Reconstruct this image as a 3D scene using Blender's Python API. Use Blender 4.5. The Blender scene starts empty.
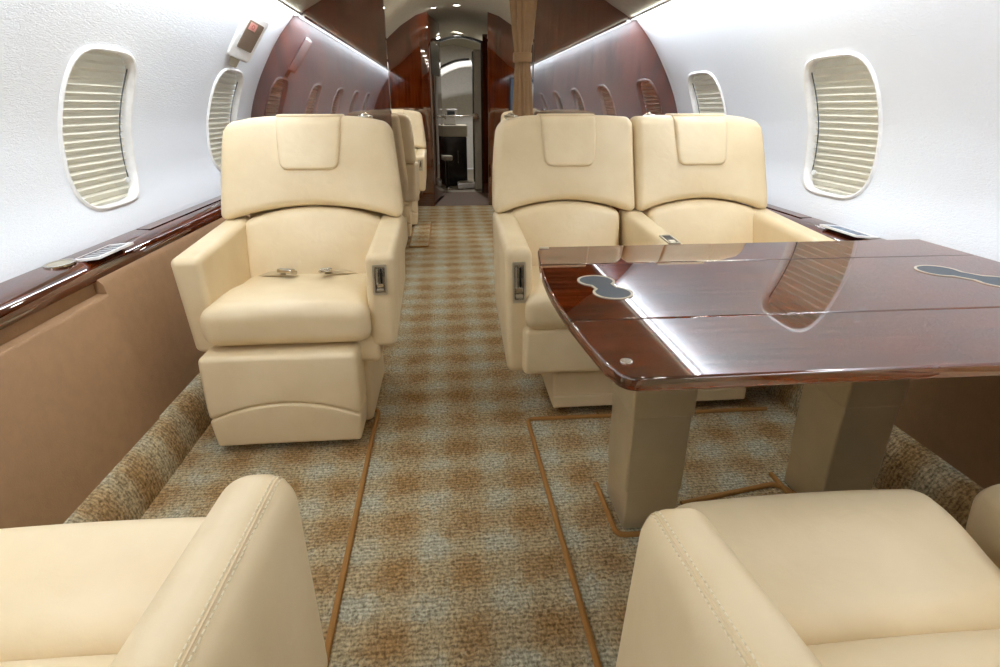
import bpy, math, random
from mathutils import Vector, Matrix
random.seed(7)
SC = bpy.context.scene
COL = SC.collection
PI = math.pi

# ------------------------------------------------------------------ materials
def srgb(r, g, b):
    def f(c):
        c /= 255.0
        return c / 12.92 if c <= 0.04045 else ((c + 0.055) / 1.055) ** 2.4
    return (f(r), f(g), f(b), 1.0)

class NT:
    def __init__(s, name):
        s.m = bpy.data.materials.new(name); s.m.use_nodes = True
        s.t = s.m.node_tree; s.n = s.t.nodes; s.l = s.t.links
        s.b = s.n['Principled BSDF']; s.out = s.n['Material Output']
    def add(s, typ, **kw):
        nd = s.n.new(typ)
        for k, v in kw.items():
            if k in nd.inputs: nd.inputs[k].default_value = v
            else: setattr(nd, k, v)
        return nd
    def link(s, a, b): s.l.new(a, b)
    def coords(s, scale=(1, 1, 1), rot=(0, 0, 0)):
        tc = s.add('ShaderNodeTexCoord'); mp = s.add('ShaderNodeMapping')
        mp.inputs['Scale'].default_value = scale; mp.inputs['Rotation'].default_value = rot
        s.link(tc.outputs['Object'], mp.inputs['Vector'])
        return mp.outputs['Vector']
    def noise(s, vec, scale, detail=3, rough=.55, dist=0):
        n = s.add('ShaderNodeTexNoise'); n.inputs['Scale'].default_value = scale
        n.inputs['Detail'].default_value = detail; n.inputs['Roughness'].default_value = rough
        n.inputs['Distortion'].default_value = dist
        s.link(vec, n.inputs['Vector']); return n.outputs['Fac']
    def ramp(s, fac, stops):
        r = s.add('ShaderNodeValToRGB')
        e = r.color_ramp.elements
        while len(e) < len(stops): e.new(.5)
        for x, (p, c) in zip(e, stops): x.position = p; x.color = c
        s.link(fac, r.inputs['Fac']); return r.outputs['Color']
    def math(s, op, a, b=None, c=None):
        n = s.add('ShaderNodeMath', operation=op)
        for i, v in enumerate((a, b, c)):
            if v is None: continue
            if isinstance(v, (int, float)): n.inputs[i].default_value = v
            else: s.link(v, n.inputs[i])
        return n.outputs[0]
    def mix(s, fac, a, b, blend='MIX'):
        n = s.add('ShaderNodeMix', data_type='RGBA', blend_type=blend)
        for sock, v in ((n.inputs[0], fac), (n.inputs[6], a), (n.inputs[7], b)):
            if isinstance(v, (int, float, tuple)): sock.default_value = v
            else: s.link(v, sock)
        return n.outputs[2]
    def bump(s, h, strength, dist=.002):
        n = s.add('ShaderNodeBump'); n.inputs['Strength'].default_value = strength
        n.inputs['Distance'].default_value = dist
        s.link(h, n.inputs['Height']); s.link(n.outputs['Normal'], s.b.inputs['Normal'])
    def set(s, **kw):
        for k, v in kw.items():
            s.b.inputs[k.replace('_', ' ')].default_value = v
        return s

def m_leather():
    t = NT('cream_leather'); v = t.coords()
    n1 = t.noise(v, 7, 3)
    c = t.ramp(n1, [(.3, srgb(219, 199, 161)), (.7, srgb(228, 210, 175))])
    t.link(c, t.b.inputs['Base Color'])
    n2 = t.noise(v, 420, 3); n3 = t.noise(v, 16, 3, .5, .8)
    h = t.math('ADD', t.math('MULTIPLY', n2, .12), t.math('MULTIPLY', n3, 1.2))
    t.bump(h, .22, .006)
    t.set(Roughness=.43); t.b.inputs['Specular IOR Level'].default_value = .45
    return t.m

def m_wood(name, scale, ns, dark, mid, light, coat_ior=1.9, ripple=(0, 0, 1)):
    """figured veneer under a thick polished lacquer; scale stretches the grain along one axis"""
    t = NT(name); v = t.coords(scale)
    g = t.noise(v, ns, 2, .5, .2)
    c = t.ramp(g, [(.32, dark), (.50, mid), (.68, light)])
    v2 = t.coords(ripple)
    r = t.noise(v2, 4, 2, .5, .2)
    rc = t.ramp(r, [(.3, (.72, .72, .72, 1)), (.7, (1.14, 1.14, 1.14, 1))])
    c = t.mix(.6, c, rc, 'MULTIPLY')
    t.link(c, t.b.inputs['Base Color'])
    t.set(Roughness=.5)
    t.b.inputs['Specular IOR Level'].default_value = 0.
    t.b.inputs['Coat Weight'].default_value = 1.0
    t.b.inputs['Coat Roughness'].default_value = .025
    t.b.inputs['Coat IOR'].default_value = coat_ior
    return t.m

def m_carpet():
    t = NT('plaid_carpet'); v = t.coords()
    d1 = t.noise(v, 14, 2); d2 = t.noise(v, 55, 2)
    sep = t.add('ShaderNodeSeparateXYZ'); t.link(v, sep.inputs[0])
    wob = t.math('ADD', t.math('MULTIPLY', t.math('SUBTRACT', d1, .5), .07), t.math('MULTIPLY', t.math('SUBTRACT', d2, .5), .06))
    def band(co, per, ph):
        s_ = t.math('SINE', t.math('MULTIPLY', t.math('ADD', t.math('ADD', co, wob), ph), 2 * PI / per))
        mr = t.add('ShaderNodeMapRange'); mr.inputs['From Min'].default_value = -1.2; mr.inputs['From Max'].default_value = 1.0
        mr.interpolation_type = 'SMOOTHSTEP'
        t.link(s_, mr.inputs['Value']); return mr.outputs[0]
    bx = band(sep.outputs['X'], .170, .0225); by = band(sep.outputs['Y'], .170, .0625)
    w = t.math('ADD', t.math('MULTIPLY', bx, .42), t.math('MULTIPLY', by, .42))
    w = t.math('ADD', w, t.math('MULTIPLY', t.math('MULTIPLY', bx, by), .12))
    big = t.noise(v, 5, 2)
    w = t.math('ADD', w, t.math('MULTIPLY', t.math('SUBTRACT', big, .5), .8))
    base = t.ramp(w, [(.0, srgb(172, 168, 148)), (.36, srgb(168, 153, 122)), (.70, srgb(160, 137, 102)), (1., srgb(149, 120, 80))])
    # woven yarn: wavering rows across the aisle, broken into tufts
    y1 = t.noise(t.coords((150, 95, 110)), 1.0, 3, .62, .6)
    row = t.math('SINE', t.math('MULTIPLY', t.math('ADD', sep.outputs['Y'], t.math('MULTIPLY', d2, .02)), 2 * PI / .0115))
    h = t.math('ADD', y1, t.math('MULTIPLY', row, .07))
    fine = t.ramp(h, [(.30, (.36, .32, .26, 1)), (.50, (.95, .94, .92, 1)), (.68, (1.62, 1.60, 1.56, 1))])
    c = t.mix(.85, base, fine, 'MULTIPLY')
    t.link(c, t.b.inputs['Base Color'])
    t.bump(h, .8, .007)
    t.set(Roughness=.95); t.b.inputs['Specular IOR Level'].default_value = .1
    return t.m

def m_wall():
    t = NT('white_wall_fabric'); v = t.coords((6, 2.4, 6))
    n = t.noise(v, 26, 5, .65, 1.2)
    t.bump(n, .5, .006)
    t.set(Base_Color=srgb(235, 240, 247), Roughness=.7)
    return t.m

def m_plain(name, col, rough=.5, metal=0, bump=None, spec=None, coat=0):
    t = NT(name); v = t.coords()
    n = t.noise(v, 30, 3)
    lo = tuple(c * .93 for c in col[:3]) + (1,); hi = tuple(min(1, c * 1.05) for c in col[:3]) + (1,)
    t.link(t.ramp(n, [(.3, lo), (.7, hi)]), t.b.inputs['Base Color'])
    t.set(Roughness=rough, Metallic=metal)
    if bump: t.bump(t.noise(v, bump[0], 3), bump[1], .003)
    if spec is not None: t.b.inputs['Specular IOR Level'].default_value = spec
    if coat: t.b.inputs['Coat Weight'].default_value = coat; t.b.inputs['Coat Roughness'].default_value = .03
    return t.m

def m_brushed():
    t = NT('brushed_champagne_metal'); v = t.coords((3, 3, 160))
    n = t.noise(v, 3, 4, .6)
    v2 = t.coords(); n2 = t.noise(v2, 6, 3)
    c = t.ramp(n2, [(.3, srgb(208, 194, 162)), (.7, srgb(222, 208, 178))])
    t.link(c, t.b.inputs['Base Color'])
    r = t.add('ShaderNodeMapRange'); r.inputs['To Min'].default_value = .26; r.inputs['To Max'].default_value = .42
    t.link(n, r.inputs['Value']); t.link(r.outputs[0], t.b.inputs['Roughness'])
    t.set(Metallic=.72); t.bump(n, .08, .001)
    return t.m

def m_glass(name, tint=(1, 1, 1, 1), refl=.07):
    t = NT(name); t.n.remove(t.b)
    tr = t.add('ShaderNodeBsdfTransparent'); tr.inputs['Color'].default_value = tint
    gl = t.add('ShaderNodeBsdfGlossy'); gl.inputs['Roughness'].default_value = .02
    mx = t.add('ShaderNodeMixShader'); fr = t.add('ShaderNodeLayerWeight'); fr.inputs['Blend'].default_value = .5
    n = t.noise(t.coords(), 3, 1)
    t.link(t.math('ADD', t.math('MULTIPLY', t.math('POWER', fr.outputs['Facing'], 5.0), .7), t.math('MULTIPLY', n, .08)), mx.inputs[0])
    t.link(tr.outputs[0], mx.inputs[1]); t.link(gl.outputs[0], mx.inputs[2])
    t.link(mx.outputs[0], t.out.inputs['Surface'])
    return t.m

def m_blind():
    t = NT('pleated_blind_fabric'); v = t.coords()
    n = t.noise(v, 200, 2)
    c = t.ramp(n, [(.3, srgb(226, 222, 206)), (.7, srgb(234, 231, 219))])
    t.link(c, t.b.inputs['Base Color']); t.set(Roughness=.8)
    tl = t.add('ShaderNodeBsdfTranslucent'); tl.inputs['Color'].default_value = srgb(232, 230, 220)
    mx = t.add('ShaderNodeMixShader'); mx.inputs[0].default_value = .14
    t.link(t.b.outputs[0], mx.inputs[1]); t.link(tl.outputs[0], mx.inputs[2])
    t.link(mx.outputs[0], t.out.inputs['Surface'])
    return t.m

def m_emit(name, col, strength):
    t = NT(name)
    n = t.noise(t.coords(), 2, 1)
    t.link(t.ramp(n, [(0, col), (1, tuple(c * .97 for c in col[:3]) + (1,))]), t.b.inputs['Emission Color'])
    t.set(Base_Color=(.8, .8, .8, 1), Roughness=.5)
    t.b.inputs['Emission Strength'].default_value = strength
    t.m.cycles.emission_sampling = 'NONE'
    return t.m

COVE_S, FILL_S, FWD_S, GAL_S = 21., 30., 95., 150.
LEATHER = m_leather()
WOOD_T = m_wood('figured_table_veneer', (1.2, 18, 18), 4, srgb(34, 9, 1), srgb(88, 30, 3), srgb(114, 44, 7), 2.05, (20, 2, 2))
WOOD_P = m_wood('figured_panel_veneer', (12, 12, .7), 4, srgb(36, 10, 1), srgb(82, 29, 4), srgb(104, 41, 8), 2.3, (2, 2, 12))
WOOD_L = m_wood('figured_ledge_veneer', (16, 1., 16), 4, srgb(56, 18, 3), srgb(78, 27, 5), srgb(98, 38, 8), 2.1, (2, 16, 2))
CARPET = m_carpet()
WALL = m_wall()
CEIL = m_plain('cream_ceiling_liner', srgb(190, 184, 166), .7, bump=(120, .2))
TAN = m_plain('tan_side_panel_leather', srgb(152, 118, 84), .6, bump=(260, .35))
BIND = m_plain('carpet_binding_cord', srgb(158, 112, 54), .85, bump=(500, .6))
BRUSHED = m_brushed()
CHROME = m_plain('polished_metal', srgb(205, 200, 190), .18, 1.0)
SATIN = m_plain('satin_metal', srgb(196, 188, 170), .42, .7)
DARK = m_plain('dark_recess', srgb(38, 34, 30), .5)
SLATE = m_plain('slate_insert', srgb(70, 78, 86), .55)
GLASSBLK = m_plain('dark_display_glass', srgb(34, 44, 58), .05, coat=1)
GLASSREFL = m_plain('display_glass_blue_reflection', srgb(88, 122, 156), .12)  # blue reflection of the windows painted into the display glass colour
WHITEP = m_plain('white_plastic', srgb(240, 240, 240), .4)
CURT = m_plain('tan_curtain_cloth', srgb(152, 120, 84), .85, bump=(300, .3))
BLACK = m_plain('black_lacquer', srgb(22, 20, 20), .25)
BELT = m_plain('beige_webbing', srgb(190, 172, 138), .8, bump=(600, .5))
THREAD = m_plain('pale_thread', srgb(240, 230, 205), .8)
PANE = m_glass('window_pane_glass')
BLIND = m_blind()
def lamp(name, parent, loc, rad, col, shape, sx, sy=None, rot=(0, 0, 0)):
    L = bpy.data.lights.new(name, 'AREA'); L.shape = shape; L.size = sx
    if sy: L.size_y = sy
    A = sx * sy if shape == 'RECTANGLE' else PI * sx * sx / 4
    L.energy = rad * PI * A; L.color = col[:3]
    o = bpy.data.objects.new(name, L); COL.objects.link(o); o.parent = parent; o.location = loc; o.rotation_euler = rot
    return o
COVE = m_emit('cove_led', (.90, .95, 1., 1), 3.)
DOWN = m_emit('fill_light_lens', (1., .955, .88, 1), 3.)
FWDL = m_emit('forward_light_lens', (1., .95, .88, 1), 3.)
GALL = m_emit('galley_light_lens', (1., .97, .92, 1), 3.)
SIGNR = m_plain('sign_print', srgb(206, 150, 140), .5)
BROWNGLASS = m_plain('smoked_sign_lens', srgb(126, 110, 96), .25)
BROWNF = m_plain('brown_threshold_floor', srgb(104, 78, 58), .6)
GREYF = m_plain('grey_entry_floor', srgb(150, 140, 125), .5)

# ------------------------------------------------------------------ mesh helpers
class MB:
    def __init__(s): s.v = []; s.f = []; s.mi = []; s.mats = []; s.sm = []
    def add(s, verts, faces, mat, smooth=True):
        if mat not in s.mats: s.mats.append(mat)
        k = s.mats.index(mat); o = len(s.v)
        s.v += [tuple(p) for p in verts]
        for f in faces:
            s.f.append([i + o for i in f]); s.mi.append(k); s.sm.append(smooth)
        return s
    def build(s, name, parent=None, loc=None, merge=True):
        me = bpy.data.meshes.new(name)
        me.from_pydata(s.v, [], s.f)
        for m in s.mats: me.materials.append(m)
        me.polygons.foreach_set('material_index', s.mi)
        me.polygons.foreach_set('use_smooth', [a and len(f) <= 8 for a, f in zip(s.sm, s.f)])
        import bmesh
        bm = bmesh.new(); bm.from_mesh(me)
        if merge: bmesh.ops.remove_doubles(bm, verts=bm.verts, dist=1e-5)
        bmesh.ops.recalc_face_normals(bm, faces=bm.faces)
        bm.to_mesh(me); bm.free()
        try: me.set_sharp_from_angle(angle=math.radians(42))
        except Exception: pass
        for p in me.polygons:
            if len(p.vertices) > 8: p.use_smooth = False
        o = bpy.data.objects.new(name, me); COL.objects.link(o)
        if parent: o.parent = parent
        if loc: o.location = loc
        return o

def xf(verts, fn): return [fn(*p) for p in verts]

def rbox(sx, sy, sz, r, fn=None, k=4, m=6, c=(0, 0, 0)):
    """rounded box with curved edges, then optional deform fn(x,y,z)"""
    h = (sx / 2, sy / 2, sz / 2)
    def axis(hh):
        rr = min(r, hh * .999)
        a = [-hh + rr * i / k for i in range(k)]
        inner = [-(hh - rr) + 2 * (hh - rr) * i / m for i in range(m + 1)]
        b = [hh - rr + rr * (i + 1) / k for i in range(k)]
        return a + inner + b
    A = [axis(x) for x in h]
    idx = {}; V = []; F = []
    def vid(p):
        key = tuple(round(x, 7) for x in p)
        if key in idx: return idx[key]
        q = [max(-(h[i] - min(r, h[i])), min(h[i] - min(r, h[i]), p[i])) for i in range(3)]
        d = [p[i] - q[i] for i in range(3)]; L = math.sqrt(sum(x * x for x in d)) or 1
        rr = min(r, *h)
        w = [q[i] + d[i] / L * rr + c[i] for i in range(3)]
        idx[key] = len(V); V.append(fn(*w) if fn else tuple(w)); return idx[key]
    for ax in range(3):
        u, v = (ax + 1) % 3, (ax + 2) % 3
        for sgn in (-1, 1):
            for i in range(len(A[u]) - 1):
                for j in range(len(A[v]) - 1):
                    q = []
                    for a, b in ((i, j), (i + 1, j), (i + 1, j + 1), (i, j + 1)):
                        p = [0, 0, 0]; p[ax] = sgn * h[ax]; p[u] = A[u][a]; p[v] = A[v][b]; q.append(vid(p))
                    if sgn < 0: q.reverse()
                    F.append(q)
    return V, F

def box(x0, x1, y0, y1, z0, z1):
    V = [(x, y, z) for x in (x0, x1) for y in (y0, y1) for z in (z0, z1)]
    F = [(0, 1, 3, 2), (4, 6, 7, 5), (0, 4, 5, 1), (2, 3, 7, 6), (0, 2, 6, 4), (1, 5, 7, 3)]
    return V, F

def offset(pts, d):
    n = len(pts); out = []
    for i in range(n):
        a = Vector(pts[i - 1]); b = Vector(pts[i]); c = Vector(pts[(i + 1) % n])
        e1 = (b - a).normalized(); e2 = (c - b).normalized()
        n1 = Vector((-e1.y, e1.x)); n2 = Vector((-e2.y, e2.x)); nn = n1 + n2
        if nn.length < 1e-6: nn = n1
        nn.normalize(); s = max(.5, nn.dot(n1))
        out.append(tuple(b + nn * (d / s)))
    return out

def slab(pts, t, r, fn=None, k=4, both=False, cap=0):
    """plate from a CCW 2-D outline, thickness t, rounded upper (and lower) rim"""
    rings = []
    if both:
        for i in range(k + 1):
            a = PI / 2 * i / k; rings.append((r - r * math.sin(a), r - r * math.cos(a)))
    else: rings.append((0, 0))
    for i in range(k + 1):
        a = PI / 2 * i / k; rings.append((r - r * math.cos(a), t - r + r * math.sin(a)))
    n = len(pts); V = []; F = []
    for ins, z in rings:
        for p in offset(pts, ins): V.append((p[0], p[1], z))
    for j in range(len(rings) - 1):
        for i in range(n):
            a = j * n + i; b = j * n + (i + 1) % n; F.append((a, b, b + n, a + n))
    F.append(tuple(reversed(range(n))))
    b0 = (len(rings) - 1) * n
    if cap:      # domed caps need inner rings, flat ones are one face
        top = V[b0:b0 + n]; cx = sum(p[0] for p in top) / n; cy = sum(p[1] for p in top) / n; zt = top[0][2]
        for j in range(1, cap):
            q = 1 - j / cap; base = len(V)
            V += [(cx + (p[0] - cx) * q, cy + (p[1] - cy) * q, zt) for p in top]
            prev = base - n
            for i in range(n): F.append((prev + i, prev + (i + 1) % n, base + (i + 1) % n, base + i))
        V.append((cx, cy, zt)); c = len(V) - 1; base = c - n
        for i in range(n): F.append((base + i, base + (i + 1) % n, c))
    else: F.append(tuple(range(b0, b0 + n)))
    if fn: V = xf(V, fn)
    return V, F

def ring_plate(po, pi, t, fn=None):
    """flat frame between two outlines with the same number of points"""
    n = len(po); V = [(x, y, 0) for x, y in po] + [(x, y, t) for x, y in po] + [(x, y, t) for x, y in pi] + [(x, y, 0) for x, y in pi]
    F = []
    for j in range(4):
        for i in range(n):
            a = j * n + i; b = j * n + (i + 1) % n; c = ((j + 1) % 4) * n + (i + 1) % n; d = ((j + 1) % 4) * n + i
            F.append((a, b, c, d))
    if fn: V = xf(V, fn)
    return V, F

def rrect(w, h, r, k=6, c=(0, 0)):
    P = []
    for cx, cy, a0 in ((w / 2 - r, -h / 2 + r, -PI / 2), (w / 2 - r, h / 2 - r, 0), (-w / 2 + r, h / 2 - r, PI / 2), (-w / 2 + r, -h / 2 + r, PI)):
        for i in range(k + 1):
            a = a0 + PI / 2 * i / k; P.append((c[0] + cx + r * math.cos(a), c[1] + cy + r * math.sin(a)))
    return P

def circ(r, n=32, c=(0, 0)): return [(c[0] + r * math.cos(2 * PI * i / n), c[1] + r * math.sin(2 * PI * i / n)) for i in range(n)]

def tube(path, r, n=8, closed=False):
    P = [Vector(p) for p in path]; V = []; F = []; m = len(P)
    up = Vector((0, 0, 1))
    for i, p in enumerate(P):
        a = P[i - 1] if (i > 0 or closed) else p; b = P[(i + 1) % m] if (i < m - 1 or closed) else p
        t = (b - a).normalized()
        s = t.cross(up)
        if s.length < 1e-4: s = t.cross(Vector((1, 0, 0)))
        s.normalize(); u = s.cross(t)
        rr = r[i] if isinstance(r, (list, tuple)) else r
        for j in range(n):
            an = 2 * PI * j / n; V.append(p + s * (rr * math.cos(an)) + u * (rr * math.sin(an)))
    for i in range(m if closed else m - 1):
        for j in range(n):
            a = i * n + j; b = i * n + (j + 1) % n; c = ((i + 1) % m) * n
            F.append((a, b, c + (j + 1) % n, c + j))
    if not closed: F.append(tuple(reversed(range(n)))); F.append(tuple((m - 1) * n + j for j in range(n)))
    return V, F

def extrude_y(prof, y0, y1, n=1, closed=False):
    """sweep an (x,z) profile along y"""
    m = len(prof); V = []; F = []
    for i in range(n + 1):
        y = y0 + (y1 - y0) * i / n
        V += [(x, y, z) for x, z in prof]
    for i in range(n):
        for j in range(m if closed else m - 1):
            a = i * m + j; b = i * m + (j + 1) % m; F.append((a, b, b + m, a + m))
    if closed: F.append(tuple(reversed(range(m)))); F.append(tuple(n * m + j for j in range(m)))
    return V, F

def tag(o, label=None, cat=None, group=None, kind=None):
    if label: o['label'] = label
    if cat: o['category'] = cat
    if group: o['group'] = group
    if kind: o['kind'] = kind
    return o

def empty(name, loc, rz=0, **kw):
    o = bpy.data.objects.new(name, None); COL.objects.link(o)
    o.location = loc; o.rotation_euler = (0, 0, rz); o.empty_display_size = .1
    return tag(o, **kw)

def smooth_path(pts, n=6):
    P = [Vector(p) for p in pts]; out = []
    for i in range(len(P) - 1):
        p0 = P[max(i - 1, 0)]; p1 = P[i]; p2 = P[i + 1]; p3 = P[min(i + 2, len(P) - 1)]
        for k in range(n):
            t = k / n
            out.append(.5 * ((2 * p1) + (p2 - p0) * t + (2 * p0 - 5 * p1 + 4 * p2 - p3) * t * t + (3 * p1 - p0 - 3 * p2 + p3) * t ** 3))
    out.append(P[-1]); return out

# ------------------------------------------------------------------ cabin section
XC = .15
PROF = [(.61, 1.212), (.75, 1.256), (.90, 1.252), (1.0, 1.226), (1.10, 1.184), (1.2, 1.130), (1.33, 1.045), (1.40, .985), (1.463, .925)]
def wz(z):
    P = PROF
    if z <= P[0][0]: return P[0][1]
    for i in range(len(P) - 1):
        if z <= P[i + 1][0]:
            z0, w0 = P[i]; z1, w1 = P[i + 1]
            zm, wm = P[max(i - 1, 0)]; zp, wp = P[min(i + 2, len(P) - 1)]
            m0 = (w1 - wm) / (z1 - zm); m1 = (wp - w0) / (zp - z0)
            h = z1 - z0; t = (z - z0) / h
            return (2 * t**3 - 3 * t**2 + 1) * w0 + (t**3 - 2 * t**2 + t) * h * m0 + (-2 * t**3 + 3 * t**2) * w1 + (t**3 - t**2) * h * m1
    return P[-1][1]
def wallpt(side, y, z, off=0.):
    """point on the sidewall; off > 0 goes into the cabin; side -1 left, +1 right"""
    d = .004; w = wz(z); dw = (wz(z + d) - wz(z - d)) / (2 * d)
    L = math.hypot(1, dw)
    nx, nz = 1 / L, -dw / L          # outward normal in (w,z)
    return (XC + side * (w - off * nx), y, z - off * nz)

YA, YB, YF = -2.45, 3.50, 6.25
WIN = [3.06, 1.99, .92, -.15, -1.22]
ZW0, ZW1, HW_ = .665, 1.215, .25
WA, WB, WZC = .185, .226, .927       # window opening half sizes
def wshape(a, b, n=3.4, m=68):
    pass
NV, NH = 18, 14
def cell_loop():
    L = []
    for i in range(NH): L.append((-HW_ + 2 * HW_ * i / NH, ZW0))
    for i in range(NV): L.append((HW_, ZW0 + (ZW1 - ZW0) * i / NV))
    for i in range(NH): L.append((HW_ - 2 * HW_ * i / NH, ZW1))
    for i in range(NV): L.append((-HW_, ZW1 - (ZW1 - ZW0) * i / NV))
    return L
LOOP = cell_loop()
def hole(a, b, n=4.2):
    """window outline (rounded, a little squarer at the top) matched to the cell loop"""
    out = []
    for y, z in LOOP:
        t = math.atan2((z - WZC) / b, y / a)
        cy, cz = math.cos(t), math.sin(t)
        r = (abs(cy) ** n + abs(cz) ** n) ** (-1 / n)
        out.append((a * r * cy, WZC + b * r * cz))
    return out

def make_wall(side, name, label):
    mb = MB()
    ys = [YA]
    for yc in sorted(WIN):
        for i in range(NH + 1): ys.append(yc - HW_ + 2 * HW_ * i / NH)
    ys += [3.45, YB, 4.2, 5.2, YF]
    ys = sorted(set(round(y, 6) for y in ys))
    zlo = [.60, .63, ZW0]; zmid = [ZW0 + (ZW1 - ZW0) * i / NV for i in range(NV + 1)]
    zhi = [ZW1 + (1.463 - ZW1) * i / 7 for i in range(8)]
    def grid(yl, zl):
        V = [wallpt(side, y, z) for y in yl for z in zl]; F = []
        m = len(zl)
        for i in range(len(yl) - 1):
            for j in range(m - 1): F.append((i * m + j, (i + 1) * m + j, (i + 1) * m + j + 1, i * m + j + 1))
        mb.add(V, F, WALL)
    grid(ys, zlo); grid(ys, zhi)
    edges = [YA] + [e for yc in sorted(WIN) for e in (yc - HW_, yc + HW_)] + [YF]
    for i in range(0, len(edges), 2):
        yl = [y for y in ys if edges[i] - 1e-5 <= y <= edges[i + 1] + 1e-5]
        grid(yl, zmid)
    H = hole(WA, WB)
    n = len(LOOP)
    for yc in WIN:
        V = []; F = []
        for k in range(6):
            t = k / 5
            for (y0, z0), (y1, z1) in zip(LOOP, H):
                V.append(wallpt(side, yc + y0 + (y1 - y0) * t, z0 + (z1 - z0) * t))
        for k in range(5):
            for i in range(n): F.append((k * n + i, k * n + (i + 1) % n, (k + 1) * n + (i + 1) % n, (k + 1) * n + i))
        mb.add(V, F, WALL)
    o = mb.build(name); tag(o, label, None, None, 'structure'); return o
make_wall(-1, 'wall_left', 'white textured fabric sidewall with rounded windows on the left')
make_wall(1, 'wall_right', 'white textured fabric sidewall with rounded windows on the right')

def make_window(side, yc, name, cord=True):
    root = empty(name, wallpt(side, yc, WZC), kind='structure')
    ox, oy, oz = root.location
    loc = lambda p: (p[0] - ox, p[1] - oy, p[2] - oz)
    n = len(LOOP)
    # raised lip and reveal
    mb = MB(); V = []; F = []
    prof = [(1.065, 1.052, -.002), (1.062, 1.050, .005), (1.04, 1.032, .009), (1.015, 1.012, .008), (.99, .99, .0), (.978, .98, -.008), (.970, .973, -.020)]
    for a, b, off in prof:
        for y, z in hole(WA * a, WB * b): V.append(loc(wallpt(side, yc + y, z, off)))
    for k in range(len(prof) - 1):
        for i in range(n): F.append((k * n + i, k * n + (i + 1) % n, (k + 1) * n + (i + 1) % n, (k + 1) * n + i))
    mb.add(V, F, WHITEP); mb.build('window_frame', root)
    # inner pane
    mb = MB(); V = [loc(wallpt(side, yc, WZC, -.011))]; F = []
    for s in (.33, .66, 1):
        for y, z in hole(WA * .975 * s, WB * .977 * s): V.append(loc(wallpt(side, yc + y, z, -.011)))
    for i in range(n): F.append((0, 1 + i, 1 + (i + 1) % n))
    for k in range(2):
        for i in range(n): F.append((1 + k * n + i, 1 + k * n + (i + 1) % n, 1 + (k + 1) * n + (i + 1) % n, 1 + (k + 1) * n + i))
    mb.add(V, F, PANE); mb.build('pane', root)
    # pleated blind behind the pane
    mb = MB(); V = []; F = []
    z = WZC + WB + .02; row = 0; ny = 2
    pitch = .0225
    pts = []
    while z > WZC - WB - .02:
        pts.append((z, -.036)); pts.append((z - pitch * .36, -.014)); z -= pitch
    a = WA + .01
    for zz, off in pts:
        for y in (-a, 0, a): V.append(loc(wallpt(side, yc + y, zz, off)))
    for i in range(len(pts) - 1):
        for j in range(2): F.append((i * 3 + j, i * 3 + j + 1, i * 3 + j + 4, i * 3 + j + 3))
    mb.add(V, F, BLIND, smooth=False); mb.build('pleated_blind', root)
    # pull knob on the forward bottom corner
    mb = MB(); p = loc(wallpt(side, yc + .135, WZC - .165, -.010)); q = loc(wallpt(side, yc + .135, WZC - .165, -.002))
    mb.add(*tube([p, ((p[0] + q[0]) / 2, p[1], (p[2] + q[2]) / 2), q], [.009, .006, .01], 10), WHITEP)
    path = [loc(wallpt(side, yc + WA * .86, WZC + WB * (.80 - 1.55 * i / 12), -.014)) for i in range(13)]
    mb.add(*tube(path, .0022, 6), SLATE)
    mb.build('blind_cord', root)
    return root
k = 0
for side in (-1, 1):
    for yc in WIN[:]:
        k += 1
        w = make_window(side, yc, 'window_%d' % k)
        w['label'] = '%s wall oval cabin window with pleated blind, number %d counted aft from the bulkhead' % ('left' if side < 0 else 'right', WIN.index(yc) + 1)

# ceiling
CP = [(.925, 1.463), (.905, 1.455), (.875, 1.475), (.80, 1.515), (.75, 1.545), (.66, 1.625), (.55, 1.715), (.40, 1.805), (.22, 1.862), (0, 1.885)]
prof = [(XC - w, z) for w, z in CP] + [(XC + w, z) for w, z in reversed(CP[:-1])]
mb = MB(); mb.add(*extrude_y(prof, YA, YF, 12), CEIL)
tag(mb.build('ceiling'), 'cream curved headliner over the cabin', None, None, 'structure')

# cove lights tucked under the ceiling lip along the top of each sidewall
def cove(side, y0, y1, label):
    r = empty('cove_light', (XC + side * .908, (y0 + y1) / 2, 1.4485), label=label, cat='light')
    L = (y1 - y0) / 2
    mb = MB(); mb.add(*box(-.015, .015, -L, L, -.004, .004), COVE); mb.build('light_strip', r)
    n = max(1, round(2 * L / 1.5))
    for i in range(n): lamp('led_lamp', r, (0, -L + 2 * L * (i + .5) / n, -.0062), COVE_S * 1.6, (.90, .95, 1.), 'RECTANGLE', .026, 2 * L / n, (0, -side * .5, 0))
    mb = MB(); mb.add(*box(-.019 if side > 0 else .015, -.015 if side > 0 else .019, -L, L, -.006, .006), WHITEP); mb.build('light_rail', r)
cove(-1, YA + .02, 3.46, 'long slim cove light strip along the top of the left white sidewall')
cove(1, YA + .02, 3.46, 'long slim cove light strip along the top of the right white sidewall')

cove(-1, 3.58, 6.1, 'slim cove light strip high on the left side of the forward cabin')
cove(1, 3.58, 6.1, 'slim cove light strip high on the right side of the forward cabin')

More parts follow.
